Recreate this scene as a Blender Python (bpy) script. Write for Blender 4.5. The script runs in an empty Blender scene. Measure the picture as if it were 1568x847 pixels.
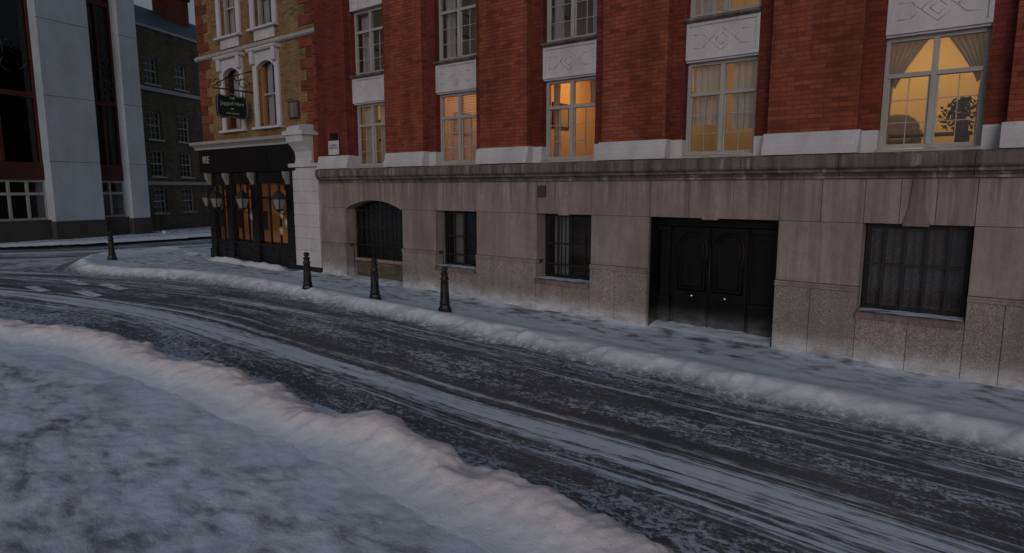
import bpy, bmesh, math, random
import numpy as np
from mathutils import Vector, Matrix
random.seed(3)
scn=bpy.context.scene
col=scn.collection
scn.view_settings.view_transform='Standard'
scn.view_settings.look='None'
scn.view_settings.exposure=0

# ------------------------------------------------------------ materials
class M:
    def __init__(s,name):
        s.m=bpy.data.materials.new(name); s.m.use_nodes=True
        s.nt=s.m.node_tree; s.nt.nodes.clear()
        s.out=s.n('ShaderNodeOutputMaterial')
        s.b=s.n('ShaderNodeBsdfPrincipled'); s.l(s.b.outputs[0],s.out.inputs[0])
        s.tc=s.n('ShaderNodeTexCoord')
    def n(s,t,**k):
        nd=s.nt.nodes.new(t)
        for a,b in k.items(): setattr(nd,a,b)
        return nd
    def l(s,a,b): s.nt.links.new(a,b)
    def put(s,inp,v):
        if isinstance(v,bpy.types.NodeSocket): s.l(v,inp)
        elif isinstance(v,(tuple,list)) and len(v)==3 and inp.type=='RGBA': inp.default_value=(*v,1)
        else: inp.default_value=v
    def math(s,op,a,b=0.0,c=None,clamp=False):
        nd=s.n('ShaderNodeMath',operation=op,use_clamp=clamp); s.put(nd.inputs[0],a); s.put(nd.inputs[1],b)
        if c is not None: s.put(nd.inputs[2],c)
        return nd.outputs[0]
    def mix(s,f,a,b,mode='MIX'):
        nd=s.n('ShaderNodeMix',data_type='RGBA',blend_type=mode)
        s.put(nd.inputs[0],f); s.put(nd.inputs[6],a); s.put(nd.inputs[7],b)
        return nd.outputs[2]
    def scale(s,v,sc,loc=(0,0,0),rot=(0,0,0)):
        nd=s.n('ShaderNodeMapping'); s.l(v,nd.inputs[0]); nd.inputs[3].default_value=sc; nd.inputs[1].default_value=loc; nd.inputs[2].default_value=rot
        return nd.outputs[0]
    def noise(s,v,sc=1.0,det=4,rough=.55,dist=0.0):
        nd=s.n('ShaderNodeTexNoise'); s.l(v,nd.inputs['Vector']); nd.inputs['Scale'].default_value=sc
        nd.inputs['Detail'].default_value=det; nd.inputs['Roughness'].default_value=rough; nd.inputs['Distortion'].default_value=dist
        return nd.outputs[0]
    def ramp(s,f,stops,interp='LINEAR'):
        nd=s.n('ShaderNodeValToRGB'); s.put(nd.inputs[0],f); cr=nd.color_ramp; cr.interpolation=interp
        while len(cr.elements)<len(stops): cr.elements.new(.5)
        for e,(p,c) in zip(cr.elements,stops):
            e.position=p; e.color=(c,c,c,1) if isinstance(c,(int,float)) else (*c,1)
        return nd.outputs[0]
    def sstep(s,f,a,b):
        nd=s.n('ShaderNodeMapRange',interpolation_type='SMOOTHSTEP'); s.put(nd.inputs[0],f)
        nd.inputs[1].default_value=a; nd.inputs[2].default_value=b
        return nd.outputs[0]
    def sep(s,v):
        nd=s.n('ShaderNodeSeparateXYZ'); s.l(v,nd.inputs[0]); return nd.outputs
    def comb(s,x,y,z=0.0):
        nd=s.n('ShaderNodeCombineXYZ'); s.put(nd.inputs[0],x); s.put(nd.inputs[1],y); s.put(nd.inputs[2],z); return nd.outputs[0]
    def bump(s,h,strength=.5,dist=.01,prev=None):
        nd=s.n('ShaderNodeBump'); s.l(h,nd.inputs['Height']); nd.inputs['Strength'].default_value=strength; nd.inputs['Distance'].default_value=dist
        if prev is not None: s.l(prev,nd.inputs['Normal'])
        return nd.outputs[0]
    def island(s): return s.n('ShaderNodeNewGeometry').outputs['Random Per Island']
    def fin(s,color=None,rough=.7,normal=None,spec=.3,metal=0.0):
        if color is not None: s.put(s.b.inputs['Base Color'],color)
        s.put(s.b.inputs['Roughness'],rough); s.b.inputs['Metallic'].default_value=metal
        s.b.inputs['Specular IOR Level'].default_value=spec
        if normal is not None: s.l(normal,s.b.inputs['Normal'])
        return s.m
    def frost(s,o,c,height=.48,amount=.85):
        x,y,z=s.sep(o)
        hz=s.math('SUBTRACT',z,s.math('MULTIPLY',x,-.0215))
        fr=s.math('SUBTRACT',1.0,s.sstep(hz,0.0,height))
        fn=s.noise(s.scale(o,(2.2,2.2,5)),1.0,6,.7)
        fr=s.math('MULTIPLY',fr,s.ramp(fn,[(.3,.1),(.64,1)]))
        return s.mix(s.math('MULTIPLY',fr,amount),c,(.66,.69,.74))

def mat_brick(name,c1,c2,mort,dirt=.5,seed=0.0,bw=.225,bh=.075,ms=.013,isl=0.0):
    k=M(name); o=k.tc.outputs['Object']; x,y,z=k.sep(o)
    v=k.comb(k.math('ADD',x,y),z)
    v=k.scale(v,(1,1,1),(seed,seed*.37,0))
    br=k.n('ShaderNodeTexBrick'); k.l(v,br.inputs['Vector'])
    br.inputs['Color1'].default_value=(0,0,0,1); br.inputs['Color2'].default_value=(1,1,1,1); br.inputs['Mortar'].default_value=(.5,.5,.5,1)
    br.inputs['Scale'].default_value=1; br.inputs['Brick Width'].default_value=bw; br.inputs['Row Height'].default_value=bh
    br.inputs['Mortar Size'].default_value=ms*.5; br.inputs['Mortar Smooth'].default_value=.2
    tone=br.outputs['Color']; fac=br.outputs['Fac']
    dk=tuple(a*.6 for a in c1)
    bc=k.ramp(tone,[(0,dk),(.18,c1),(.5,tuple((a+b)/2 for a,b in zip(c1,c2))),(.85,c2),(1,tuple(a*.8 for a in c1))])
    fn=k.noise(o,60,3)
    bc=k.mix(k.ramp(fn,[(.35,0),(.7,.5)]),bc,tuple(a*.5 for a in c1))
    cc=k.mix(fac,bc,mort)
    big=k.noise(k.scale(o,(1.6,1.6,.5)),1.0,5,.6)
    cc=k.mix(k.math('MULTIPLY',k.ramp(big,[(.38,0),(.68,1)]),dirt),cc,tuple(a*.28 for a in c1),'MIX')
    if isl: cc=k.mix(k.math('MULTIPLY',k.island(),isl),cc,(.03,.02,.015))
    h=k.math('SUBTRACT',k.math('MULTIPLY',fn,.25),fac)
    return k.fin(cc,.85,k.bump(h,.8,.01),.2)

def mat_stone(name,base,dark,speck=.5,streak=.5,frost=True,bsc=90,bst=.35,isl=.5):
    k=M(name); o=k.tc.outputs['Object']; x,y,z=k.sep(o)
    sp=k.noise(o,bsc,2,.8); med=k.noise(o,9,5,.65); big=k.noise(o,1.1,4,.6)
    c=k.mix(k.ramp(med,[(.3,0),(.75,1)]),base,tuple(a*.72 for a in base))
    c=k.mix(k.math('MULTIPLY',k.island(),isl),c,tuple(a*.55 for a in base))
    c=k.mix(k.math('MULTIPLY',k.ramp(sp,[(.45,0),(.62,1)]),speck),c,tuple(a*.35 for a in base))
    c=k.mix(k.math('MULTIPLY',k.ramp(sp,[(.33,1),(.42,0)]),speck*.5),c,tuple(min(1,a*1.6) for a in base))
    st=k.noise(k.scale(o,(5,5,.35)),1.0,5,.65)
    g=k.math('MULTIPLY',k.ramp(st,[(.45,0),(.68,1)]),streak)
    c=k.mix(g,c,dark)
    c=k.mix(k.math('MULTIPLY',k.ramp(big,[(.42,0),(.7,1)]),.5),c,dark)
    lt=k.noise(k.scale(o,(9,9,.6),(3,1,7)),1.0,3,.6)
    top=k.sstep(z,2.2,2.95)
    c=k.mix(k.math('MULTIPLY',k.math('MULTIPLY',k.ramp(lt,[(.58,0),(.7,1)]),top),.35),c,(.6,.57,.56))
    so_=k.noise(k.scale(o,(6,6,.25),(9,2,1)),1.0,4,.6)
    c=k.mix(k.math('MULTIPLY',k.math('MULTIPLY',k.ramp(so_,[(.46,0),(.64,1)]),k.sstep(z,1.9,2.95)),.75),c,dark)
    if frost: c=k.frost(o,c)
    h=k.math('ADD',k.math('MULTIPLY',sp,.5),med)
    return k.fin(c,.88,k.bump(h,bst,.008),.25)

def mat_paint(name,c,rough=.6,var=.25,sc=3,spec=.3,metal=0.0,bst=.12,frost=0):
    k=M(name); o=k.tc.outputs['Object']
    a=k.noise(k.scale(o,(1,1,.5)),sc,5,.65); b=k.noise(o,sc*14,3,.6)
    cc=k.mix(k.math('MULTIPLY',k.ramp(a,[(.35,0),(.7,1)]),var),c,tuple(q*.45 for q in c))
    cc=k.mix(k.math('MULTIPLY',k.ramp(b,[(.45,0),(.75,1)]),var*.6),cc,tuple(q*.6 for q in c))
    if frost: cc=k.frost(o,cc,.5,frost)
    r=k.ramp(a,[(.3,max(0,rough-.12)),(.7,min(1,rough+.12))])
    return k.fin(cc,r,k.bump(b,bst,.004),spec,metal)

def mat_glass(name,tint=(.85,.87,.9),refl=1.0):
    k=M(name); nt=k.nt; nt.nodes.remove(k.b)
    tr=k.n('ShaderNodeBsdfTransparent'); tr.inputs[0].default_value=(*tint,1)
    gl=k.n('ShaderNodeBsdfGlossy'); gl.inputs['Roughness'].default_value=.03
    o=k.tc.outputs['Object']
    k.l(k.bump(k.noise(o,1.3,2),.08,.05),gl.inputs['Normal'])
    lw=k.n('ShaderNodeLayerWeight'); lw.inputs[0].default_value=.5
    f5=k.math('POWER',lw.outputs['Facing'],4.0)
    f=k.math('MULTIPLY',k.math('ADD',k.math('MULTIPLY',f5,.9),.09),refl,clamp=True)
    mx=k.n('ShaderNodeMixShader'); k.l(f,mx.inputs[0]); k.l(tr.outputs[0],mx.inputs[1]); k.l(gl.outputs[0],mx.inputs[2])
    k.l(mx.outputs[0],k.out.inputs[0]); return k.m

def mat_cloth(name,c,trans=.5,pat=False):
    k=M(name); nt=k.nt; nt.nodes.remove(k.b); o=k.tc.outputs['Object']
    d=k.n('ShaderNodeBsdfDiffuse'); t=k.n('ShaderNodeBsdfTranslucent')
    cc=k.mix(k.noise(k.scale(o,(30,30,3)),1,3),c,tuple(a*.7 for a in c))
    k.l(cc,d.inputs[0]); k.l(cc,t.inputs[0])
    mx=k.n('ShaderNodeMixShader'); mx.inputs[0].default_value=trans; k.l(d.outputs[0],mx.inputs[1]); k.l(t.outputs[0],mx.inputs[2])
    last=mx.outputs[0]
    if pat:
        vo=k.n('ShaderNodeTexVoronoi'); k.l(k.scale(o,(32,1,34)),vo.inputs['Vector']); vo.inputs['Scale'].default_value=1; vo.inputs['Randomness'].default_value=.35
        f=k.ramp(vo.outputs['Distance'],[(.22,.65),(.5,.12)])
        tp=k.n('ShaderNodeBsdfTransparent'); m2=k.n('ShaderNodeMixShader'); k.l(f,m2.inputs[0]); k.l(last,m2.inputs[1]); k.l(tp.outputs[0],m2.inputs[2]); last=m2.outputs[0]
    k.l(last,k.out.inputs[0]); return k.m

def mat_emit(name,c,s):
    k=M(name); k.put(k.b.inputs['Base Color'],c); k.b.inputs['Emission Color'].default_value=(*c,1)
    o=k.tc.outputs['Object']
    n=k.noise(k.scale(o,(1.2,1.2,.9)),1,3,.6)
    k.put(k.b.inputs['Emission Strength'],k.math('MULTIPLY',k.ramp(n,[(.3,.2),(.7,1)]),s))
    return k.m

RED=mat_brick('red_brick',(.275,.064,.033),(.36,.10,.052),(.10,.06,.05),.75)
RED2=mat_brick('dark_red_brick',(.19,.036,.024),(.25,.05,.030),(.075,.038,.035),.7,seed=.31)
YEL=mat_brick('yellow_brick',(.27,.165,.075),(.34,.22,.11),(.14,.10,.07),.65,seed=1.7)
QUO=mat_brick('quoin_brick',(.28,.062,.032),(.34,.09,.045),(.13,.075,.06),.5,seed=.9,isl=.55)
GEO=mat_brick('sooty_brick',(.13,.105,.075),(.18,.145,.10),(.11,.09,.075),.6,seed=2.2)
STONE=mat_stone('granite',(.385,.325,.305),(.13,.10,.09),.65,.6)
STONER=mat_stone('rough_granite',(.375,.32,.30),(.14,.115,.105),.95,.45,bsc=55,bst=1.0)
LEDGE=mat_stone('weathered_stone',(.24,.20,.19),(.06,.05,.045),.55,.85,frost=False)
KEY=mat_stone('keystone_granite',(.28,.225,.205),(.08,.06,.055),.5,.9,frost=False,isl=0)
MORT=mat_paint('mortar',(.06,.05,.045),.9)
WHITE=mat_paint('white_stucco',(.54,.53,.55),.6,.45,2)
WHITE2=mat_paint('white_window_paint',(.36,.35,.335),.45,.35,4)
CONC=mat_paint('pale_render',(.38,.44,.49),.8,.45,.8)
MAROON=mat_paint('maroon_frame',(.07,.018,.015),.5,.2)
TAN=mat_paint('tan_frame',(.35,.16,.08),.5)
DGREY=mat_paint('dark_plinth',(.055,.05,.048),.8,.4,2)
BLACK=mat_paint('black_gloss_paint',(.012,.011,.012),.35,.3,3,.35)
BLACKD=mat_paint('black_door_paint',(.006,.005,.005),.45,.3,3,.2,frost=.22)
IRON=mat_paint('cast_iron',(.02,.02,.022),.45,.4,6,.5,.3,.3)
SLATE=mat_paint('slate_roof',(.05,.07,.09),.6,.4,3)
BRASS=mat_paint('brass',(.75,.55,.22),.25,.1,8,.5,1.0)
GLASS=mat_glass('window_glass')
DGLASS=mat_glass('dark_glass',(.6,.6,.62),.9)
MGLASS=mat_glass('tinted_glass',(.12,.10,.10),.55)
ROOM=mat_paint('room_plaster',(.68,.56,.38),.8,.1,2)
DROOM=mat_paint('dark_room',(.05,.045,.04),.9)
NET=mat_cloth('net_curtain',(.62,.59,.56),.4)
CURT=mat_cloth('drape',(.36,.31,.27),.3)
LACE=mat_cloth('lace_curtain',(.34,.31,.29),.3,True)
BLIND=mat_cloth('blind_slat',(.80,.62,.50),.4)
GREEN=mat_paint('sign_green',(.008,.017,.016),.45,.2)
GOLD=mat_paint('gold_leaf',(.36,.35,.29),.5,.1)
AMBER=mat_emit('amber_glow_panel',(.50,.19,.045),.22)
BULB=mat_emit('lamp_bulb',(1,.8,.5),.6)
OPAL=mat_cloth('opal_glass',(.36,.35,.34),.4)
ORN=mat_paint('corbel_paint',(.24,.22,.20),.6)
FLAKE=mat_paint('snowflake_white',(.6,.57,.54),.6)
LEAF=mat_paint('plant_leaf',(.03,.05,.02),.6)
WOOD=mat_paint('dark_wood',(.06,.03,.015),.5)

# ------------------------------------------------------------ mesh building
def newobj(name,verts,faces,mat,parent=None,smooth=False,bevel=0,fix=True):
    me=bpy.data.meshes.new(name); me.from_pydata(verts,[],faces)
    if fix:
        bm=bmesh.new(); bm.from_mesh(me); bmesh.ops.recalc_face_normals(bm,faces=bm.faces); bm.to_mesh(me); bm.free()
    me.materials.append(mat)
    if smooth:
        me.polygons.foreach_set('use_smooth',[True]*len(me.polygons))
    ob=bpy.data.objects.new(name,me); col.objects.link(ob)
    if parent: ob.parent=parent
    if bevel:
        md=ob.modifiers.new('bevel','BEVEL'); md.width=bevel; md.segments=2; md.limit_method='ANGLE'; md.angle_limit=math.radians(40)
    return ob
class Obj:
    def __init__(s,name,loc=(0,0,0),rz=0):
        s.e=bpy.data.objects.new(name,None); col.objects.link(s.e); s.e.empty_display_size=.3
        s.e.location=loc; s.e.rotation_euler=(0,0,rz); s.p={}
    def get(s,part,mat,bevel=0,smooth=False):
        key=(part,mat.name)
        if key not in s.p: s.p[key]=[[],[],mat,bevel,smooth]
        return s.p[key]
    def poly(s,part,mat,V,F,bevel=0,smooth=False):
        q=s.get(part,mat,bevel,smooth); n=len(q[0]); q[0].extend([tuple(v) for v in V]); q[1].extend([tuple(i+n for i in f) for f in F])
    def box(s,part,mat,x0,x1,y0,y1,z0,z1,bevel=0):
        V=[(x,y,z) for x in(x0,x1) for y in(y0,y1) for z in(z0,z1)]
        s.poly(part,mat,V,[(0,1,3,2),(4,6,7,5),(0,4,5,1),(2,3,7,6),(0,2,6,4),(1,5,7,3)],bevel)
    def extx(s,part,mat,prof,x0,x1,bevel=0):
        n=len(prof); V=[(x0,y,z) for y,z in prof]+[(x1,y,z) for y,z in prof]
        F=[tuple(range(n)),tuple(range(2*n-1,n-1,-1))]+[(i,(i+1)%n,(i+1)%n+n,i+n) for i in range(n)]
        s.poly(part,mat,V,F,bevel)
    def exty(s,part,mat,prof,y0,y1,bevel=0):
        n=len(prof); V=[(x,y0,z) for x,z in prof]+[(x,y1,z) for x,z in prof]
        F=[tuple(range(n)),tuple(range(2*n-1,n-1,-1))]+[(i,(i+1)%n,(i+1)%n+n,i+n) for i in range(n)]
        s.poly(part,mat,V,F,bevel)
    def lathe(s,part,mat,prof,cx,cy,cz,n=20,smooth=True):
        V=[];F=[]
        for r,z in prof:
            for i in range(n):
                a=2*math.pi*(i+.5)/n; V.append((cx+r*math.cos(a),cy+r*math.sin(a),cz+z))
        for j in range(len(prof)-1):
            for i in range(n):
                F.append((j*n+i,j*n+(i+1)%n,(j+1)*n+(i+1)%n,(j+1)*n+i))
        F.append(tuple(range(n))[::-1]); F.append(tuple((len(prof)-1)*n+i for i in range(n)))
        s.poly(part,mat,V,F,0,smooth)
    def tube(s,part,mat,pts,r,n=8):
        V=[];F=[]; pts=[Vector(p) for p in pts]
        for j,p in enumerate(pts):
            t=(pts[min(j+1,len(pts)-1)]-pts[max(j-1,0)]).normalized()
            up=Vector((0,0,1)) if abs(t.z)<.9 else Vector((1,0,0))
            a=t.cross(up).normalized(); b=t.cross(a)
            for i in range(n):
                w=2*math.pi*i/n; q=p+a*r*math.cos(w)+b*r*math.sin(w); V.append(tuple(q))
        for j in range(len(pts)-1):
            for i in range(n): F.append((j*n+i,j*n+(i+1)%n,(j+1)*n+(i+1)%n,(j+1)*n+i))
        F.append(tuple(range(n))); F.append(tuple((len(pts)-1)*n+i for i in range(n)))
        s.poly(part,mat,V,F,0,True)
    def grid(s,part,mat,fn,nu,nv):
        V=[fn(i/nu,j/nv) for j in range(nv+1) for i in range(nu+1)]
        F=[(j*(nu+1)+i,j*(nu+1)+i+1,(j+1)*(nu+1)+i+1,(j+1)*(nu+1)+i) for j in range(nv) for i in range(nu)]
        s.poly(part,mat,V,F,0,True)
    def done(s):
        for (part,mn),(V,F,mat,bev,sm) in s.p.items():
            newobj(part,V,F,mat,s.e,sm,bev)
        return s.e
    def text(s,body,size,loc,rot,mat,ext=.006):
        cu=bpy.data.curves.new('lettering','FONT'); cu.body=body; cu.size=size; cu.extrude=ext; cu.align_x='CENTER'; cu.align_y='CENTER'
        cu.materials.append(mat); o=bpy.data.objects.new('lettering',cu); col.objects.link(o); o.location=loc; o.rotation_euler=rot; o.parent=s.e

def point(name,loc,power,color,rad=.12,parent=None):
    l=bpy.data.lights.new(name,'POINT'); l.energy=power; l.color=color; l.shadow_soft_size=rad
    o=bpy.data.objects.new(name,l); o.location=loc; col.objects.link(o)
    if parent: o.parent=parent
    return o

# ------------------------------------------------------------ numpy noise & ground height
def vn(x,y,seed):
    xi=np.floor(x).astype(np.int64); yi=np.floor(y).astype(np.int64); xf=x-xi; yf=y-yi
    def h(a,b):
        n=(a*374761393+b*668265263+seed*1442695041)&0x7fffffff
        n=((n^(n>>13))*1274126177)&0x7fffffff
        n=(n^(n>>16))
        return (n&0xffff)/65535.0
    u=xf*xf*(3-2*xf); v=yf*yf*(3-2*yf)
    return (h(xi,yi)*(1-u)+h(xi+1,yi)*u)*(1-v)+(h(xi,yi+1)*(1-u)+h(xi+1,yi+1)*u)*v
def fbm(x,y,sc,oct=4,seed=1,g=.5):
    t=0;a=1;s=0
    for i in range(oct):
        th=.6*i; xr=x*math.cos(th)-y*math.sin(th); yr=x*math.sin(th)+y*math.cos(th)
        t=t+a*(vn(xr*sc+i*17.3,yr*sc-i*9.1,seed+i)-.5); s+=a; a*=g; sc*=2.03
    return t/s*2
KX=np.array([-400,-29,-22,-14,-6,2,8,400.]); KZ=np.array([.46,.46,.39,.308,.132,-.03,-.10,-.10])
def gz(x): return np.interp(x,KX,KZ)
def gridmesh(name,X,Y,Z,mat,keep=None,uv=None,attr=None):
    ny,nx=X.shape; V=np.stack([X,Y,Z],-1).reshape(-1,3)
    idx=np.arange(nx*ny).reshape(ny,nx)
    F=np.stack([idx[:-1,:-1],idx[:-1,1:],idx[1:,1:],idx[1:,:-1]],-1).reshape(-1,4)
    if keep is not None:
        kf=keep.reshape(-1)[F].any(1); F=F[kf]
        used=np.unique(F); mp=-np.ones(len(V),int); mp[used]=np.arange(len(used)); F=mp[F]; V=V[used]
    else: used=np.arange(len(V))
    me=bpy.data.meshes.new(name); me.vertices.add(len(V)); me.vertices.foreach_set('co',V.astype(np.float32).ravel())
    me.loops.add(len(F)*4); me.loops.foreach_set('vertex_index',F.astype(np.int32).ravel())
    me.polygons.add(len(F)); me.polygons.foreach_set('loop_start',np.arange(0,len(F)*4,4,dtype=np.int32))
    me.update(calc_edges=True)
    me.polygons.foreach_set('use_smooth',np.ones(len(F),bool))
    if uv is not None:
        U=uv.reshape(-1,2)[used][F.ravel()]
        l=me.uv_layers.new(name='UVMap'); l.data.foreach_set('uv',U.astype(np.float32).ravel())
    if attr is not None:
        for an,arr in attr.items():
            a=me.attributes.new(an,'FLOAT','POINT'); a.data.foreach_set('value',arr.reshape(-1)[used].astype(np.float32))
    me.materials.append(mat); me.validate(); me.update()
    ob=bpy.data.objects.new(name,me); col.objects.link(ob); return ob
def polydist(X,Y,P):
    """signed distance, + on the left side of the running polyline"""
    best=np.full(X.shape,1e9); sg=np.ones(X.shape)
    for (ax,ay),(bx,by) in zip(P[:-1],P[1:]):
        dx,dy=bx-ax,by-ay; L=dx*dx+dy*dy
        t=np.clip(((X-ax)*dx+(Y-ay)*dy)/L,0,1)
        d=np.hypot(X-ax-t*dx,Y-ay-t*dy); cr=dx*(Y-ay)-dy*(X-ax)
        m=d<best-1e-9; best=np.where(m,d,best); sg=np.where(m,np.sign(cr),sg)
    return best*sg
def smooth_poly(P,n=6):
    out=[]; P=[np.array(p,float) for p in P]
    for i in range(len(P)-1):
        p0=P[max(i-1,0)];p1=P[i];p2=P[i+1];p3=P[min(i+2,len(P)-1)]
        for j in range(n):
            t=j/n; out.append(.5*((2*p1)+(-p0+p2)*t+(2*p0-5*p1+4*p2-p3)*t*t+(-p0+3*p1-3*p2+p3)*t**3))
    out.append(P[-1]); return [tuple(p) for p in out]

# ---- snow / road materials
def snow_mat(name,kind):
    k=M(name); o=k.tc.outputs['Object']
    fine=k.noise(o,45,4,.7); med=k.noise(o,7,5,.6); big=k.noise(o,1.2,4,.6)
    d=k.scale(o,(1.25,2.3,1),rot=(0,0,.12))
    f1=k.noise(d,1.0,6,.55,.4)
    f2=k.noise(d,2.3,5,.55,.2)
    base=k.mix(k.ramp(big,[(.3,0),(.7,1)]),(.66,.72,.80),(.55,.61,.69))
    if kind=='near':
        bl=k.math('ADD',k.math('MULTIPLY',f1,.45),k.math('MULTIPLY',f2,.55))
        amt=k.ramp(bl,[(.44,0),(.53,.30),(.59,.68),(.65,.93)])
        dk=(.10,.105,.12)
    else:
        bl=k.math('ADD',k.math('MULTIPLY',f1,.35),k.math('MULTIPLY',f2,.65))
        amt=k.ramp(bl,[(.46,.0),(.55,.42),(.62,.9)])
        dk=(.10,.10,.105)
    cl=k.n('ShaderNodeAttribute',attribute_name='clean').outputs['Fac']
    rg=k.n('ShaderNodeAttribute',attribute_name='ridge').outputs['Fac']
    amt=k.math('MULTIPLY',amt,k.math('SUBTRACT',1.0,cl,clamp=True))
    c=k.mix(amt,base,dk)
    c=k.mix(k.math('MULTIPLY',k.ramp(fine,[(.5,0),(.7,1)]),.22),c,(.78,.8,.84))
    bk=k.mix(k.ramp(med,[(.3,0),(.75,1)]),(.80,.72,.71),(.64,.60,.61))  # warm pinkish light on the bank ridge, painted into the snow colour
    bk=k.mix(k.math('MULTIPLY',k.ramp(k.noise(o,22,4,.7),[(.56,0),(.72,1)]),.35),bk,(.36,.30,.28))
    bk=k.mix(k.math('MULTIPLY',k.ramp(k.noise(o,60,2,.7),[(.68,0),(.74,1)]),.6),bk,(.10,.08,.07))
    c=k.mix(rg,c,bk)
    gr=k.n('ShaderNodeAttribute',attribute_name='grit').outputs['Fac']
    c=k.mix(k.math('MULTIPLY',gr,k.ramp(k.noise(o,9,5,.75),[(.32,0),(.52,1)])),c,(.11,.105,.11))
    h=k.math('ADD',k.math('MULTIPLY',fine,.4),k.math('ADD',med,k.math('MULTIPLY',amt,-.7)))
    return k.fin(c,.75,k.bump(h,.6,.024),.25)
SN_NEAR=snow_mat('trodden_snow','near'); SN_FAR=snow_mat('dusted_pavement','far')

def road_mat(name,bands):
    k=M(name); uv=k.n('ShaderNodeUVMap').outputs[0]; u,v,_=k.sep(uv)
    wob=k.math('MULTIPLY',k.math('SUBTRACT',k.noise(k.scale(uv,(.12,.2,1)),1,2),.5),.6)
    v2=k.math('ADD',v,wob); vec=k.comb(u,v2)
    bandf=k.math('DIVIDE',k.math('SUBTRACT',v2,-7.4),5.4,clamp=True)
    band=k.ramp(bandf,bands,'B_SPLINE')
    st=k.noise(k.scale(vec,(.10,6,1)),1,6,.62,.15)
    st2=k.noise(k.scale(vec,(.20,24,1)),1,4,.6)
    wide=k.noise(k.scale(vec,(.3,1.4,1)),1,4,.6)
    brk=k.noise(k.scale(vec,(3.0,9,1),(1,7,0)),1,5,.7)
    L=k.math('ADD',band,k.math('MULTIPLY',k.math('SUBTRACT',st,.5),2.3))
    L=k.math('ADD',L,k.math('MULTIPLY',k.math('SUBTRACT',st2,.5),1.3))
    L=k.math('ADD',L,k.math('MULTIPLY',k.math('SUBTRACT',wide,.5),.6))
    L=k.math('ADD',L,k.math('MULTIPLY',k.math('SUBTRACT',brk,.5),1.3))
    s1=k.sstep(L,.40,.90)
    # tyre-tread crumbs: diagonal ribs broken up by noise
    cr=k.noise(k.scale(vec,(5.0,9.0,1),rot=(0,0,.65)),1,5,.62,1.0)
    cr2=k.noise(k.scale(vec,(16,22,1),rot=(0,0,-.5)),1,4,.7,.8)
    cm=k.ramp(bandf,[(0,.9),(.18,1),(.30,.9),(.37,.35),(.50,.25),(.58,.7),(.66,.9),(.74,.40),(.85,.8),(1,.8)])
    pat=k.noise(k.scale(vec,(.35,1.6,1),(5,5,0)),1,4,.6)
    C=k.math('ADD',k.math('MULTIPLY',k.math('SUBTRACT',cr,.5),.95),k.math('MULTIPLY',k.math('SUBTRACT',cr2,.5),1.35))
    C=k.math('ADD',C,k.math('MULTIPLY',k.math('SUBTRACT',pat,.5),1.1))
    C=k.math('ADD',C,k.math('MULTIPLY',k.math('SUBTRACT',cm,.8),.40))
    s2=k.math('MULTIPLY',k.sstep(C,-.03,.24),.80)
    sn=k.math('MAXIMUM',s1,s2)
    asp=k.noise(k.comb(u,v),70,2,.7)
    ac=k.mix(asp,(.030,.034,.042),(.065,.07,.082))
    ac=k.mix(k.math('MULTIPLY',k.ramp(wide,[(.38,0),(.68,1)]),.5),ac,(.12,.135,.16))
    fz=k.noise(k.comb(u,v),30,4,.8)
    ac=k.mix(k.math('MULTIPLY',k.ramp(fz,[(.5,0),(.66,1)]),.30),ac,(.30,.33,.38))
    c=k.mix(sn,ac,(.60,.66,.74))
    h=k.math('ADD',k.math('MULTIPLY',sn,1.0),k.math('MULTIPLY',asp,.12))
    rough=k.mix(sn,(.42,.42,.42),(.8,.8,.8))
    return k.fin(c,rough,k.bump(h,.6,.02),.35)
ROADM=road_mat('snowy_asphalt',[(0,.50),(.12,.36),(.24,.28),(.32,.55),(.39,.98),(.45,.74),(.52,.22),(.58,.12),(.64,.40),(.70,.18),(.77,.72),(.83,.28),(.90,.48),(1,.6)])
k=M('snow_covered_ground'); o=k.tc.outputs['Object']
a=k.noise(k.scale(o,(1,1,1)),.7,6,.65); b=k.noise(o,4,5,.65)
c=k.mix(k.ramp(k.math('ADD',k.math('MULTIPLY',a,.5),k.math('MULTIPLY',b,.5)),[(.42,0),(.58,1)]),(.13,.14,.16),(.55,.60,.68))
GROUNDM=k.fin(c,.8,k.bump(b,.4,.02),.25)
k=M('worn_road_paint'); o=k.tc.outputs['Object']
b=k.noise(o,6,5,.7)
PAINT=k.fin(k.mix(k.ramp(b,[(.40,0),(.52,1)]),(.22,.23,.26),(.70,.74,.80)),.8,None,.2)

# ground sheet
xs=np.array(sorted(set(list(KX)+list(np.linspace(-60,20,41))))); ys=np.array([-400,-60,-20,-12,-6,0,10,40,400.])
X,Y=np.meshgrid(xs,ys); gridmesh('ground',X,Y,gz(X)-.12,GROUNDM)
# road
def bend(x):
    t=-x; return np.where(t>11,-.02*(np.minimum(t,26)-11)**2-.6*np.maximum(t-26,0),0)
xs=np.arange(-48,9,.2); ds=np.linspace(-8.2,-1.6,14); X,D=np.meshgrid(xs,ds)
gridmesh('road',X,D+bend(X),gz(X)-.10,ROADM,uv=np.stack([X,D],-1))
# side street ribbon
P=smooth_poly([(-40,-10),(-33,-6.5),(-29.4,-2.8),(-28.2,1.0),(-28.3,5),(-29.5,10),(-32,20)],8)
A=[];
acc=0
for i,p in enumerate(P):
    q=P[min(i+1,len(P)-1)]; r=P[max(i-1,0)]; t=np.array([q[0]-r[0],q[1]-r[1]]); t/=np.linalg.norm(t); nrm=np.array([-t[1],t[0]])
    if i: acc+=math.hypot(p[0]-P[i-1][0],p[1]-P[i-1][1])
    A.append([(p[0]+nrm[0]*w,p[1]+nrm[1]*w,acc,-4.7+w) for w in np.linspace(-2.3,2.3,10)])
A=np.array(A); X=A[...,0];Y=A[...,1]
gridmesh('road',X,Y,gz(X)-.094,ROADM,uv=A[...,2:4])
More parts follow.
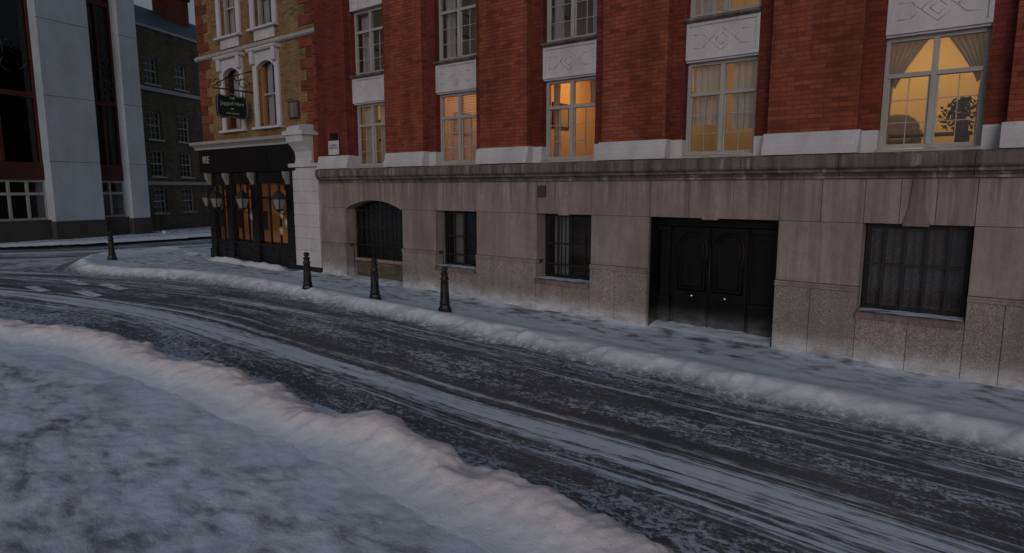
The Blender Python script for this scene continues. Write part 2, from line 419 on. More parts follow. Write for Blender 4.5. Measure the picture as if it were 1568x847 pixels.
# road marking dashes
mk=Obj('road_marking')
for (cx,cy,l,w) in [(-18.2,-4.55,1.4,.28),(-17.5,-5.35,1.3,.28),(-19.6,-4.9,1.2,.24),(-19.2,-5.9,1.2,.24)]:
    n=8
    V=[];F=[]
    for i in range(n+1):
        x=cx-l/2+l*i/n
        for yy in(-w/2,w/2): V.append((x,cy+yy,float(gz(x))-.084))
    for i in range(n): F.append((2*i,2*i+2,2*i+3,2*i+1))
    mk.poly('dashes',PAINT,V,F)
mk.done()

# ---- far pavement, polyline running so that pavement is on its left (+)
EDGE=smooth_poly([(-27,22),(-26,12),(-25.3,5),(-25.6,2),(-26.1,-.2),(-25.4,-2.3),(-23.6,-3.75),(-21.4,-4.0),(-19.3,-3.3),(-17.4,-2.65),(-14,-2.4),(-10,-2.35),(-4,-2.35),(0,-2.4),(4,-2.4),(10,-2.4)],6)
for nm,(x0,x1,y0,y1,res) in {'a':(-27.5,9,-5.2,.45,.05),'b':(-27.5,-21,.45,20,.15)}.items():
    xs=np.arange(x0,x1+1e-6,res); ys=np.arange(y0,y1+1e-6,res); X,Y=np.meshgrid(xs,ys)
    d=polydist(X,Y,EDGE)
    if nm=='a':
        n1=fbm(X,Y,1.1,4,21); n2=fbm(X,Y,5,4,22); n3=fbm(X,Y,.35,2,23)
        cln=np.clip(1-(d-.85-.55*n1-.25*n2)/.7,0,1)
        Z=gz(X)+np.where(d>0,0,-.4)+.010*fbm(X,Y,3,3,11)+.012
        Z+=.05*np.clip(1-(-Y)/.35,0,1)**2*(1+fbm(X,Y,1.0,3,4))
        pav=gridmesh('pavement',X,Y,Z,SN_FAR,keep=d>.32,attr={'clean':cln,'ridge':0*X,'grit':0*X})
        dd=d-.36+.22*n1+.10*n2
        g=np.exp(-(dd/.32)**2)
        H=.09*(1+.7*n1+.4*n3+.3*n2)*g
        up=1/(1+np.exp(-(d-.05+.20*n1+.10*n2)/.085))
        Zb=gz(X)-.115+(H+.14)*up-.07*np.clip(d-.75,0,1)
        gridmesh('snow_bank',X,Y,Zb,SN_FAR,keep=(d>-.4)&(d<1.1),attr={'clean':1+0*X,'ridge':np.clip(g*1.1,0,1)*.30,'grit':np.clip(1-up*1.1,0,1)})
    else:
        gridmesh('pavement',X,Y,gz(X)+.012+np.where(d>0,0,-.4),SN_FAR,keep=d>-.02,attr={'clean':np.clip(1-(d-.5)/.5,0,1),'ridge':0*X,'grit':0*X})

# ---- near pavement
NE=smooth_poly([(9,-9.5),(2,-8.0),(0,-7.35),(-1.6,-6.85),(-3,-6.6),(-5,-6.5),(-7,-6.5),(-9.5,-6.6),(-11.5,-6.85),(-13.2,-7.3),(-14.8,-8.1),(-17,-9.8),(-20,-13)],6)
res=.028
xs=np.arange(-17.5,4,res); ys=np.arange(-13.5,-6.1,res); X,Y=np.meshgrid(xs,ys)
d=polydist(X,Y,NE)
n1=fbm(X,Y,1.0,4,31); n2=fbm(X,Y,3.3,4,32); n3=fbm(X,Y,.4,2,33); n4=fbm(X,Y,13,3,35)
clod=1-2*np.abs(fbm(X,Y,5,3,71)); clod2=1-2*np.abs(fbm(X,Y,2.2,3,73))
Zp=gz(X)+.02*fbm(X,Y,1.6,3,41)+.014*fbm(X,Y,6,3,42)+.03
clean=np.clip(1-(d-.95-.7*n1-.25*n2)/.8,0,1)
gridmesh('pavement',X,Y,Zp,SN_NEAR,keep=d>.1,attr={'clean':clean,'ridge':0*X,'grit':0*X})
dd=d-.42+.22*n1+.08*n2
rise=1/(1+np.exp(-(d-.12+.26*n1+.12*n2)/.05))
lump=(.92+.45*n1+.35*n3+.14*n2+.06*(clod-.5)+.10*(clod2-.5))
prof=np.exp(-(np.maximum(dd,0)/.31)**2)
Zb=gz(X)-.12+(.12+.03+.22*lump*prof+.010*n4*prof)*rise+(.02*fbm(X,Y,1.6,3,41))*(d>.5)-.10*np.clip(d-.95,0,2)
gridmesh('snow_bank',X,Y,Zb,SN_NEAR,keep=(d>-.3)&(d<1.9),attr={'clean':1+0*X,'ridge':np.clip(prof*1.15-.05,0,1),'grit':np.clip(1-rise*1.15,0,1)})

# pavement by office block
FE=smooth_poly([(-31.0,30),(-30.6,14),(-30.4,6),(-30.2,1.5),(-30.4,-1.2),(-31.4,-3.8),(-34,-6.8),(-41,-12)],5)
xs=np.arange(-46,-29,.15); ys=np.arange(-13,26,.15); X,Y=np.meshgrid(xs,ys); d=-polydist(X,Y,FE)
Zf=gz(X)+.02+.12*np.exp(-((d-.5)/.4)**2)*(1+.5*fbm(X,Y,1,3,55))
gridmesh('pavement',X,Y,Zf,SN_FAR,keep=d>0,attr={'clean':np.clip(1.0-(d-1.4)/1.2,0,1),'ridge':0*X,'grit':0*X})

# snow heap at pub foot
xs=np.arange(-21.9,-16.7,.05); ys=np.arange(-.75,-.02,.04); X,Y=np.meshgrid(xs,ys)
n=fbm(X,Y,1.5,4,61)
Zh=gz(X)-.02+.20*np.exp(-((Y+.3)/.18)**2)*(.8+.5*n)*np.clip((X+21.6)/.6,0,1)*np.clip((-16.9-X)/.4,0,1)
gridmesh('snow_bank',X,Y,Zh,SN_FAR,attr={'clean':1+0*X,'ridge':.5+0*X,'grit':0*X})
# snow blown into the doorway
xs=np.arange(-5.24,-2.95,.04); ys=np.arange(-.02,.46,.03); X,Y=np.meshgrid(xs,ys)
n=fbm(X,Y,2.2,4,64)
Zd=gz(X)+.067+.075*np.clip(Y/.46,0,1)**1.6*(1+.8*n)+.015*n
gridmesh('snow_drift',X,Y,Zd-.028*np.exp(-(Y/.1)**2),SN_FAR,attr={'clean':.55+.3*np.clip(n,0,1)+0*X,'ridge':0*X,'grit':0*X})

# ------------------------------------------------------------ main red brick building
B=Obj('red_brick_building')
XL,XR=-15.46,6.5
ops=[(-14.35,-12.07,-.3,2.27,'arch'),(-10.88,-9.57,.93,2.27,'win'),(-7.86,-6.52,.88,2.27,'win'),(-5.26,-2.93,-.3,2.27,'door'),(-1.69,-.30,.90,2.25,'win'),(1.45,2.85,.9,2.25,'win'),(4.4,5.7,.9,2.25,'win')]
def blk(x0,x1,z0,z1,y,mat,part): B.box(part,mat,x0+.003,x1-.003,y,y+.28,z0+.003,z1-.003,.006)
def splitrow(a,b,n):
    return [(a+(b-a)*i/n,a+(b-a)*(i+1)/n) for i in range(n)]
solid=[]; prev=XL
for o_ in ops: solid.append((prev,o_[0])); prev=o_[1]
solid.append((prev,XR))
for a,b in solid:
    w=b-a; n=max(1,round(w/1.05))
    B.box('backing',MORT,a+.02,b-.02,.02,.50,-.3,2.95)
    B.box('jambs',STONE,a+.002,a+.019,.285,.5,-.3,2.27); B.box('jambs',STONE,b-.019,b-.002,.285,.5,-.3,2.27)
    for i,(p,q) in enumerate(splitrow(a,b,n)): blk(p,q,1.28,2.27,0,STONE,'ashlar_upper')
    js=[a]+[a+w*(i+.5)/n if n>1 else a+w*.45 for i in range(n if n>1 else 1)]+[b]
    for p,q in zip(js[:-1],js[1:]): blk(p,q,-.3,1.195,-.03,STONER,'ashlar_lower')
    B.extx('string_course',STONE,[(.1,1.198),(-.045,1.198),(-.05,1.215),(-.03,1.235),(-.045,1.255),(-.035,1.275),(.1,1.277)],a,b)
for a,b,z0,z1,kd in ops:
    if kd=='win':
        B.box('backing',MORT,a-.02,b+.02,.02,.42,-.3,z0-.11)
        m=(a+b)/2
        for p,q in ((a,m-.0),(m,b)): blk(p,q,-.3,z0-.1,-.03,STONER,'ashlar_lower')
        B.extx('sills',KEY,[(.42,z0-.1),(-.09,z0-.1),(-.1,z0-.02),(-.06,z0),(.42,z0+.01)],a+.003,b-.003)
        B.grid('sill_snow',SN_FAR,lambda u,v,a=a,b=b,z0=z0:(a+.02+(b-a-.04)*u,-.075+.36*v,z0+.012+.022*math.sin(math.pi*min(1,max(0,u)))**.3*(1-.8*abs(2*v-1)**2)+.004*math.sin(u*23+v*5)),40,8)
blk(XL,-14.9,2.27,2.95,0,STONE,'frieze'); blk(-14.9,-14.35,2.27,2.95,0,STONE,'frieze')
B.box('backing',MORT,-12.05,XR,.02,.52,2.29,2.95)
arch=(-14.35,-12.07)
xs_=[-12.07,-11.35,-10.88,-10.42,-10.03,-9.57,-8.7,-7.86,-7.4,-6.98,-6.52,-5.75,-5.26,-4.5,-3.7,-2.93,-2.3,-1.69,-1.22,-.77,-.30,.6,1.45,1.95,2.35,2.85,3.6,4.4,5.7,XR]
for p,q in zip(xs_[:-1],xs_[1:]): blk(p,q,2.27,2.95,0,STONE,'frieze')
ax0,ax1=arch; nn=15; js=[ax0+(ax1-ax0)*i/nn for i in range(nn+1)]
az=lambda x: 2.25+.24*(1-((x-(ax0+ax1)/2)/((ax1-ax0)/2))**2)
for g0,g1 in ((0,5),(5,10),(10,15)):
    pr=[(js[i]+(.003 if i==g0 else -.003 if i==g1 else 0),az(js[i])) for i in range(g0,g1+1)]
    pr=pr+[(js[g1]-.003,2.947),(js[g0]+.003,2.947)]
    B.exty('arch_voussoirs',STONE,pr,0,.42)
for m,w0,w1 in ((-1.0,.11,.17),(-4.1,.20,.14),(-7.19,.16,.12),(2.15,.11,.17)):
    pr=[(m-w1,2.245),(m+w1,2.245),(m+w0*.9,2.55),(m+w0*.7,2.93),(m-w0*.7,2.93),(m-w0*.9,2.55)]
    B.exty('keystones',KEY if m in(-1.0,2.15) else STONE,pr,-.035 if m in(-1.0,2.15) else -.006,.1,.005)
prof=[(.6,2.952),(-.05,2.952),(-.055,2.985),(-.02,3.0),(-.05,3.03),(-.11,3.05),(-.115,3.085),(-.10,3.09),(-.15,3.12),(-.165,3.15),(-.165,3.27),(-.14,3.31),(-.05,3.335),(.6,3.34)]
ln=[1.7,1.5,1.9,1.6]
i=0; x=XL
while x<XR:
    x2=min(XR,x+ln[i%4]); B.extx('ledge',LEDGE,prof,x+.003,x2-.003); x=x2; i+=1
# door
def glaz(Bd,x0,x1,z0,z1,y,mat=GLASS,part='glass'): Bd.poly(part,mat,[(x0,y,z0),(x1,y,z0),(x1,y,z1),(x0,y,z1)],[(0,1,2,3)])
dy=.40
a,b=-5.26,-2.93
PL,PR=.35,.62
B.box('door_surround',BLACKD,a,b,dy+.12,dy+.2,-.2,2.3)
B.box('door_surround',BLACKD,a+.021,a+.035,.05,dy+.1,0,2.28); B.box('door_surround',BLACKD,b-.035,b-.021,.05,dy+.1,0,2.28)
for p,q in ((a,a+PL-.04),(b-PR+.04,b)):
    B.box('door_surround',BLACKD,p+.04,q-.036,dy,dy+.12,-.1,.72,.01)
    B.box('door_surround',BLACKD,p+.06,q-.06,dy+.03,dy+.12,.74,2.0,.01)
    B.box('door_surround_caps',BLACKD,p+.03,q-.036,dy-.04,dy+.11,.66,.74,.008)
    B.box('door_surround_caps',BLACKD,p+.03,q-.036,dy-.05,dy+.11,2.0,2.09,.008)
    B.box('door_surround_panels',BLACKD,p+.10,q-.10,dy+.012,dy+.03,.90,1.85,.005)
B.box('door_head',BLACKD,a+.038,b-.038,dy-.03,dy+.115,2.1,2.265,.01)
x0,x1=a+PL,b-PR; m=(x0+x1)/2
B.box('door_leaves',BLACKD,x0,m-.004,dy+.06,dy+.118,0,2.08,.004); B.box('door_leaves',BLACKD,m+.004,x1,dy+.06,dy+.118,0,2.08,.004)
def archpanel(part,mat,xa,xb,za,zb,y,r=.022):
    pts=[(xa,y,za),(xb,y,za)]; c=(xa+xb)/2; rr=(xb-xa)/2
    for i in range(0,13): w=math.pi*i/12; pts.append((c+rr*math.cos(w),y,zb-rr+rr*math.sin(w)))
    pts.append((xa,y,za)); B.tube(part,mat,pts,r,8)
for xa,xb in ((x0+.07,m-.07),(m+.07,x1-.07)):
    archpanel('door_panels',BLACKD,xa,xb,.88,1.98,dy+.055)
    archpanel('door_panels',BLACKD,xa+.07,xb-.07,.95,1.91,dy+.055,.012)
    B.box('door_lower_panels',BLACKD,xa,xb,dy+.045,dy+.06,.2,.70,.012); B.box('door_lower_panels',BLACKD,xa+.07,xb-.07,dy+.03,dy+.045,.27,.63,.012)
B.tube('door_panels',BLACKD,[(m,dy+.05,.05),(m,dy+.05,2.05)],.022)
for kx in (m-.30,m+.33):
    B.lathe('door_knobs',BRASS,[(.0,-.032),(.022,-.024),(.036,0),(.022,.024),(0,.032)],kx,dy-.01,.79,12)
B.box('door_step',STONER,a+.003,b-.003,-.02,dy+.15,-.2,.055,.01)
# lower windows
for (a,b,z0,z1,kd) in ops:
    if kd=='win':
        y=.30
        fr_=BLACK
        B.box('lower_frames',fr_,a+.021,a+.08,y,y+.08,z0,z1); B.box('lower_frames',fr_,b-.08,b-.021,y,y+.08,z0,z1)
        B.box('lower_frames',fr_,a+.08,b-.08,y,y+.08,z1-.06,z1+.02); B.box('lower_frames',fr_,a+.08,b-.08,y,y+.08,z0,z0+.07)
        nb=5 if b>-3 else 4
        w=b-a
        for i in range(1,nb): 
            xx=a+w*i/nb; B.box('lower_bars',IRON,xx-.013,xx+.013,y-.02 if b>-3 else y+.02,y+.055,z0+.02,z1-.02)
        for zz in ((z0+z1)/2+.05,)+(((z0+z1)/2-.4,) if b<-3 else ()): B.box('lower_bars',IRON,a+.05,b-.05,y-.005,y+.05,zz-.015,zz+.015)
        glaz(B,a+.02,b-.02,z0+.02,z1-.02,y+.06,DGLASS,'lower_glass')
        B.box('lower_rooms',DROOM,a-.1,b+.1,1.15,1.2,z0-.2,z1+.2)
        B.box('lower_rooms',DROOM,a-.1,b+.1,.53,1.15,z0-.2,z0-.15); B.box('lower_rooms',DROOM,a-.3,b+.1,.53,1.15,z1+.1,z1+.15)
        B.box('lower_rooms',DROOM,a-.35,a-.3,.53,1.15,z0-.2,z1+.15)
        if b>-3:
            B.grid('lace',LACE,lambda u,v,a=a,b=b,z0=z0,z1=z1:(a+.05+(b-a-.1)*u,y+.10+.012*math.sin(u*60),z0+.04+(z1-z0-.08)*v),120,4)
        elif b>-7:
            B.box('shutters',WHITE2,a+.10,a+.45,.56,.58,z0,z1)
            for s0 in (.18,.28,.38): B.box('shutter_gaps',DROOM,a+s0-.012,a+s0+.012,.545,.56,z0,z1)
            B.box('side_door',WOOD,a+.5,b,.9,.92,z0,z1)
        else:
            B.box('shutters',WHITE2,a+.08,a+.38,.56,.58,z0,z1); B.box('inner_curtain',QUO,b-.35,b-.08,.62,.64,z0,z1)
# arch window
a,b=arch; y=.33
B.box('arch_infill',GEO,a+.02,b-.02,y-.02,y+.06,-.2,.80); B.box('arch_infill_sill',STONE,a+.02,b-.02,y-.07,y+.07,.80,.88,.008)
for i in range(12):
    xx=a+.1+(b-a-.2)*i/11; B.tube('arch_bars',IRON,[(xx,y-.02,.86),(xx,y-.02,az(xx)-.03)],.013,6)
for zz in (1.25,1.75,2.2): B.box('arch_bars_flat',IRON,a+.02,b-.02,y-.035,y-.005,zz-.018,zz+.018)
for xx in (a+.05,(2*a+b)/3,(a+2*b)/3,b-.05): B.box('arch_frame',BLACK,xx-.03,xx+.03,y,y+.05,.88,2.4)
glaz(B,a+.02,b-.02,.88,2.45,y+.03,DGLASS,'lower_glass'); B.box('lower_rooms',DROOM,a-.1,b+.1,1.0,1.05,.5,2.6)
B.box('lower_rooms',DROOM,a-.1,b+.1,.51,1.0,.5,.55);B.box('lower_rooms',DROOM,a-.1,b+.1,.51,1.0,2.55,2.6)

# ---- upper storeys
PIT=3.13; c0=-.97
cs=[c0-PIT*k for k in range(-2,5)]
HW=.64; ZT=9.6
def window(Bd,c,hw,z0,z1,y,zt,bars=(1,2),mat=WHITE2,gl=GLASS,tag='window'):
    f=.055
    Bd.box(tag+'_frames',mat,c-hw,c-hw+f,y,y+.10,z0,z1,.004); Bd.box(tag+'_frames',mat,c+hw-f,c+hw,y,y+.10,z0,z1,.004)
    Bd.box(tag+'_frames',mat,c-hw+f,c+hw-f,y+.002,y+.10,z1-f,z1,.004); Bd.box(tag+'_frames',mat,c-hw+f,c+hw-f,y+.002,y+.10,z0,z0+f*1.2,.004)
    Bd.box(tag+'_frames',mat,c-.038,c+.038,y-.015,y+.09,z0+f,z1-f,.004)
    for s in (-1,1):
        xa,xb=(c-hw+f,c-.038) if s<0 else (c+.038,c+hw-f)
        if zt: Bd.box(tag+'_frames',mat,xa,xb,y-.012,y+.09,zt-.032,zt+.032,.004)
        for (p,q) in ((z0+f,(zt-.032) if zt else z1-f),):
            Bd.box(tag+'_frames',mat,xa,xa+.028,y+.02,y+.07,p,q); Bd.box(tag+'_frames',mat,xb-.028,xb,y+.02,y+.07,p,q)
            for i in range(1,bars[0]+1):
                xx=xa+(xb-xa)*i/(bars[0]+1); Bd.box(tag+'_bars',mat,xx-.006,xx+.006,y+.03,y+.06,p,q)
            for i in range(1,bars[1]+1):
                zz=p+(q-p)*i/(bars[1]+1); Bd.box(tag+'_bars',mat,xa+.03,xb-.03,y+.032,y+.058,zz-.006,zz+.006)
    glaz(Bd,c-hw+.01,c+hw-.01,z0+.01,z1-.01,y+.045,gl,tag+'_glass')
def room(Bd,c,z0,z1,power,color,hw=1.3,y0=.52,dep=3.0,mat=ROOM,lit=True,lz=None):
    w=.06
    Bd.box('rooms',mat,c-hw,c+hw,y0+dep,y0+dep+w,z0-w,z1+w)
    Bd.box('rooms',mat,c-hw-w,c-hw,y0,y0+dep,z0-w,z1+w); Bd.box('rooms',mat,c+hw,c+hw+w,y0,y0+dep,z0-w,z1+w)
    Bd.box('rooms',WOOD,c-hw,c+hw,y0,y0+dep,z0-w,z0); Bd.box('rooms',mat,c-hw,c+hw,y0,y0+dep,z1,z1+w)
    if lit:
        point('ceiling_lamp',(c-.35,y0+dep*.5,lz or z1-.45),power,color,.15,Bd.e)
        Bd.box('room_pictures',WOOD,c-hw,c-hw+.03,y0+1.0,y0+1.7,z0+1.0,z0+1.6); Bd.box('room_pictures',WHITE2,c-hw+.03,c-hw+.035,y0+1.06,y0+1.64,z0+1.06,z0+1.54)
def curtain(Bd,x0,x1,z0,z1,y,mat,amp=.03,fr=9,part='curtains'):
    w=x1-x0; nf=max(8,int(abs(w)*60))
    Bd.grid(part,mat,lambda u,v:(x0+w*u+.01*math.sin(v*5+u*9),y+amp*math.sin(u*w*fr*6.28+.6*math.sin(v*3))+amp*.4*math.sin(u*w*fr*13+1.3),z0+(z1-z0)*v),nf,10)
for i,c in enumerate(cs):
    lft=c-PIT/2 if i<len(cs)-1 else XL
    rgt=c+PIT/2 if i>0 else XR
    for p,q in ((max(lft,XL),c-HW),(c+HW,rgt)):
        B.box('brick_walls',RED2,p,q,.2,.5,3.68,ZT); B.box('plinth_strips',WHITE,p,q,.165,.5,3.34,3.68,.006)
pcs=[c+PIT/2 for c in cs]
for pc in pcs:
    if pc>XR-.7: continue
    B.box('brick_piers',RED,pc-.66,pc+.66,0,.2,3.69,ZT)
    B.extx('pier_bases',WHITE,[(.2,3.342),(-.085,3.342),(-.085,3.46),(-.07,3.475),(-.06,3.52),(-.035,3.56),(-.03,3.61),(-.015,3.64),(-.012,3.69),(.2,3.69)],pc-.71,pc+.71)
B.box('brick_piers',RED2,XL+.02,-14.17,0,.2,3.69,ZT)
B.extx('pier_bases',WHITE,[(.2,3.342),(-.085,3.342),(-.085,3.46),(-.07,3.475),(-.06,3.52),(-.035,3.56),(-.03,3.61),(-.012,3.69),(.2,3.69)],XL,-14.12)
B.box('end_wall',RED2,XL,XL+.02,.5,8,0,ZT)
B.box('roof',SLATE,XL,XR,-.1,8,ZT,ZT+.4)
def panel(c,z0,z1):
    B.box('spandrel_panels',WHITE,c-HW,c+HW,.22,.5,z0,z1)
    for (p,q,r,s) in ((c-HW,c+HW,z1-.06,z1),(c-HW,c+HW,z0,z0+.07),(c-HW,c-HW+.06,z0+.07,z1-.06),(c+HW-.06,c+HW,z0+.07,z1-.06)):
        B.box('spandrel_borders',WHITE,p,q,.195,.22,r,s,.005)
    zc=(z0+z1)/2
    def bar(xa,za,xb,zb):
        B.tube('spandrel_motif',WHITE,[(xa,.219,za),(xb,.219,zb)],.009,6)
    h=(z1-z0)*.30
    for sc in (1,.5):
        w=.22*sc; hh=h*sc
        bar(c-w,zc,c,zc+hh);bar(c,zc+hh,c+w,zc);bar(c+w,zc,c,zc-hh);bar(c,zc-hh,c-w,zc)
    for s in (-1,1):
        bar(c+s*.22,zc,c+s*.34,zc+h*.6); bar(c+s*.22,zc,c+s*.34,zc-h*.6); bar(c+s*.34,zc+h*.6,c+s*.50,zc+h*.6); bar(c+s*.34,zc-h*.6,c+s*.50,zc-h*.6)
    B.extx('panel_cornice',LEDGE,[(.5,z1),(.15,z1),(.10,z1+.03),(.10,z1+.06),(.16,z1+.085),(.5,z1+.09)],c-HW+.002,c+HW-.002)
PW={0:(38,(1,.64,.26)),1:(18,(1,.62,.28)),2:(34,(1,.45,.13)),3:(30,(1,.50,.24)),4:(12,(1,.6,.3)),-1:(20,(1,.6,.25)),-2:(8,(1,.6,.3))}
for i,c in enumerate(cs):
    kk=i-2
    z0,z1=3.38,5.03
    B.extx('window_sills',WHITE2,[(.5,3.34),(.13,3.34),(.13,3.38),(.2,3.40),(.5,3.40)],c-HW,c+HW)
    window(B,c,HW,3.40,z1,.34,4.48,(1,2))
    B.box('window_heads',WHITE,c-HW,c+HW,.24,.5,z1,5.06)
    panel(c,5.06,5.70)
    window(B,c,HW,5.80,7.42,.34,6.9,(1,2)); panel(c,7.43,8.05); B.box('brick_walls',RED2,c-HW,c+HW,.25,.5,8.14,ZT)
    room(B,c,3.2,5.6,*PW[kk])
    if kk in (1,0): room(B,c,5.75,8.0,18,(1,.6,.3))
    else: room(B,c,5.75,8.0,.8,(1,.7,.45))
c=cs[2]
for s in (-1,1):
    def fn(u,v,s=s,c=c):
        w=.10+.40*v**1.2
        return (c+s*(HW-.03-w*u),.56+.02*math.sin(u*40),4.42+.60*v-.10*u*(1-v))
    B.grid('drapes',CURT,fn,40,14)
    curtain(B,c+s*(HW-.02),c+s*(HW-.10),3.45,4.45,.56,CURT,.02)
c=cs[3]
for s in (-1,1): curtain(B,c+s*.62,c+s*.12,3.95 if s<0 else 3.85,5.0,.55,NET,.02)
curtain(B,c-.62,c-.2,5.85,7.4,.55,NET,.01)
c=cs[4]
curtain(B,c+.28,c+.62,4.5,5.0,.58,CURT,.03); curtain(B,c-.62,c-.45,3.45,5.0,.58,CURT,.03)
c=cs[5]
for i in range(34):
    z=3.46+i*.046; B.poly('blinds',BLIND,[(c-.6,.52,z),(c+.6,.52,z),(c+.6,.545,z+.034),(c-.6,.545,z+.034)],[(0,1,2,3)])
c=cs[6]
for s in (-1,1): curtain(B,c+s*.62,c+s*.06,3.45,5.0,.56,NET,.02)
for j in (4,5,6):
    c=cs[j]
    for s in (-1,1): curtain(B,c+s*.62,c+s*(.30 if j!=4 else .35),5.85,7.38,.56,NET,.02)
B.box('vent_box',DGREY,-7.82,-7.62,-.06,0,2.62,2.86,.01)
B.done()

pl=Obj('house_plant',(cs[2]+.36,.8,3.72))
pl.lathe('pot',WOOD,[(.06,-.25),(.09,-.05),(.1,0),(.08,0)],0,0,0,14)
for i in range(420):
    r=.26*random.random()**.5; th=random.random()*6.28; ph=random.random()*3.14
    p=Vector((r*math.cos(th)*math.sin(ph)*1.2,.5*r*math.sin(th)*math.sin(ph),.18+r*math.cos(ph)))
    a_=Vector((random.uniform(-1,1),random.uniform(-1,1),random.uniform(-1,1))).normalized()*.04; b_=Vector((random.uniform(-1,1),random.uniform(-1,1),random.uniform(-1,1))).normalized()*.03
    pl.poly('leaves',LEAF,[p-a_,p+b_,p+a_,p-b_],[(0,1,2,3)])
pl.done()
ch=Obj('window_table',(cs[2],1.0,3.0))
ch.box('top',WOOD,-.75,.5,-.2,.3,.62,.65,.005)
for xx in (-.7,.44):
    for yy in (-.16,.26): ch.box('legs',WOOD,xx-.02,xx+.02,yy-.02,yy+.02,.2,.62)
ch.done()
# upholstered armchair with rounded back
dc=Obj('armchair',(cs[2]-.62,1.75,3.2))
dc.box('seat',CURT,-.3,.3,-.28,.28,.22,.44,.06)
dc.box('arms',CURT,-.38,-.28,-.3,.3,.2,.60,.04); dc.box('arms',CURT,.28,.38,-.3,.3,.2,.60,.04)
dc.exty('back',CURT,[(-.34,.2),(.34,.2)]+[(.34*math.cos(math.pi*i/12),.62+.26*math.sin(math.pi*i/12)) for i in range(13)],.2,.32,.03)
for xx in (-.32,.32):
    for yy in (-.24,.24): dc.box('legs',WOOD,xx-.02,xx+.02,yy-.02,yy+.02,0,.2)
dc.done()

# ------------------------------------------------------------ pub
P=Obj('corner_pub')
gx0,gx1=-22.35,-15.47
wins=[(-20.22,.50),(-18.2,.50)]
def wallrow(z0,z1,wz0,wz1):
    x=gx0
    for c,h in wins:
        P.box('brick_walls',YEL,x,c-h,.2,.6,z0,z1); P.box('brick_walls',YEL,c-h,c+h,.2,.6,z0,wz0); P.box('brick_walls',YEL,c-h,c+h,.2,.6,wz1,z1); x=c+h
    P.box('brick_walls',YEL,x,gx1-.01,.2,.6,z0,z1)
wallrow(4.36,7.1,4.75,6.72); wallrow(7.26,11.2,7.72,9.5)
P.box('side_wall',YEL,gx0,gx0+.3,.6,9,0,11.2); P.box('end_wall',QUO,gx1-.3,gx1-.02,.6,9,4.3,11.2)
P.box('roof',SLATE,gx0-.1,gx1-.02,.1,9,11.2,11.5)
for z in np.arange(4.40,11.1,.30):
    if 7.05<z+.15<7.3: continue
    i=int(round((z-4.4)/.3))
    w=.42 if i%2 else .72
    P.box('quoins',QUO,gx1-w-.25,gx1-.012,.17,.2,z+.004,z+.296,.012)
    P.box('quoins',QUO,gx0-.02,gx0+w,.17,.2,z+.004,z+.296,.012)
    P.box('quoins',QUO,gx0-.03,gx0,.2,.2+w,z+.004,z+.296,.012)
    P.box('party_quoins',QUO,gx1-.16-(.06 if i%2 else 0),gx1-.008,.03+.03*(i%2),.168,z+.01,z+.29,.02)
P.extx('storey_cornice',WHITE2,[(.6,7.1),(.14,7.1),(.08,7.14),(.08,7.2),(.15,7.26),(.6,7.26)],gx0-.1,gx1-.02)
P.extx('shop_cornice',WHITE2,[(.6,4.16),(-.10,4.16),(-.18,4.22),(-.28,4.26),(-.30,4.33),(-.25,4.36),(.6,4.36)],gx0-.1,-16.1)
P.box('dentils',WHITE2,gx0-.02,-16.1,-.14,.1,4.10,4.16)
P.box('fascia',BLACK,gx0+.15,-16.55,-.10,.3,3.40,4.10,.01)
P.box('fascia_trim',BLACK,gx0+.13,-16.55,-.14,.3,3.33,3.40,.01)
P.text('IRE',.34,(-21.70,-.112,3.75),(math.pi/2,0,0),GOLD,.008)
for c,h in wins:
    for (z0,z1,arch_) in ((4.75,6.72,True),(7.72,9.5,False)):
        for s in (-1,1):
            P.box('window_surrounds',WHITE,c+s*h-(.0 if s>0 else .2),c+s*h+(.2 if s>0 else .0),.13,.22,z0-.05,z1-.05,.01)
            P.box('window_brackets',WHITE,c+s*(h+.1)-.09,c+s*(h+.1)+.09,.02,.14,z1-.12,z1+.28,.02)
        P.box('window_sills',WHITE,c-h-.26,c+h+.26,.03,.3,z0-.12,z0-.05,.01)
        n=10
        pr=[(c-h-.2,z1+.24),(c-h-.2,z1-.06),(c-h,z1-.06)]
        pr+=[(c-h+2*h*i/n,z1-.25+.2*math.sin(math.pi*i/n)**.7) for i in range(0,n+1)]
        pr+=[(c+h,z1-.06),(c+h+.2,z1-.06),(c+h+.2,z1+.24)]
        P.exty('window_heads',WHITE,pr,.13,.3)
        P.extx('window_hoods',WHITE,[(.3,z1+.24),(.02,z1+.25),(-.02,z1+.3),(-.02,z1+.34),(.3,z1+.36)],c-h-.3,c+h+.3)
        y=.36; fm=MAROON if arch_ and c<-19 else (TAN if arch_ else WHITE2)
        P.box('sash_frames',fm,c-h,c-h+.07,y-.05,y+.08,z0-.05,z1); P.box('sash_frames',fm,c+h-.07,c+h,y-.05,y+.08,z0-.05,z1)
        P.box('sash_frames',WHITE2,c-h+.07,c+h-.07,y-.02,y+.05,(z0+z1)/2-.05,(z0+z1)/2); P.box('sash_frames',WHITE2,c-h+.07,c+h-.07,y-.02,y+.05,z0-.05,z0+.03)
        P.box('sash_frames',WHITE2,c-.012,c+.012,y,y+.04,z0,z1)
        glaz(P,c-h,c+h,z0,z1,y+.02,GLASS,'sash_glass')
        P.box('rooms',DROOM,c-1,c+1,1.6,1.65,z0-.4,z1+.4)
        for s in (-1,1): curtain(P,c+s*h,c+s*.22,z0,z1,.5,NET,.02)
        if not arch_:
            P.box('apron_panels',WHITE,c-h-.05,c+h+.05,.15,.2,z0-.42,z0-.12,.01)
for i in range(9):
    z0=.3+i*.345
    P.box('white_pilaster',WHITE,-16.72,-15.49,-.06,.3,z0+.006,z0+.339,.012)
P.box('white_pilaster',WHITE,-16.70,-15.50,-.04,.28,.3,3.40)
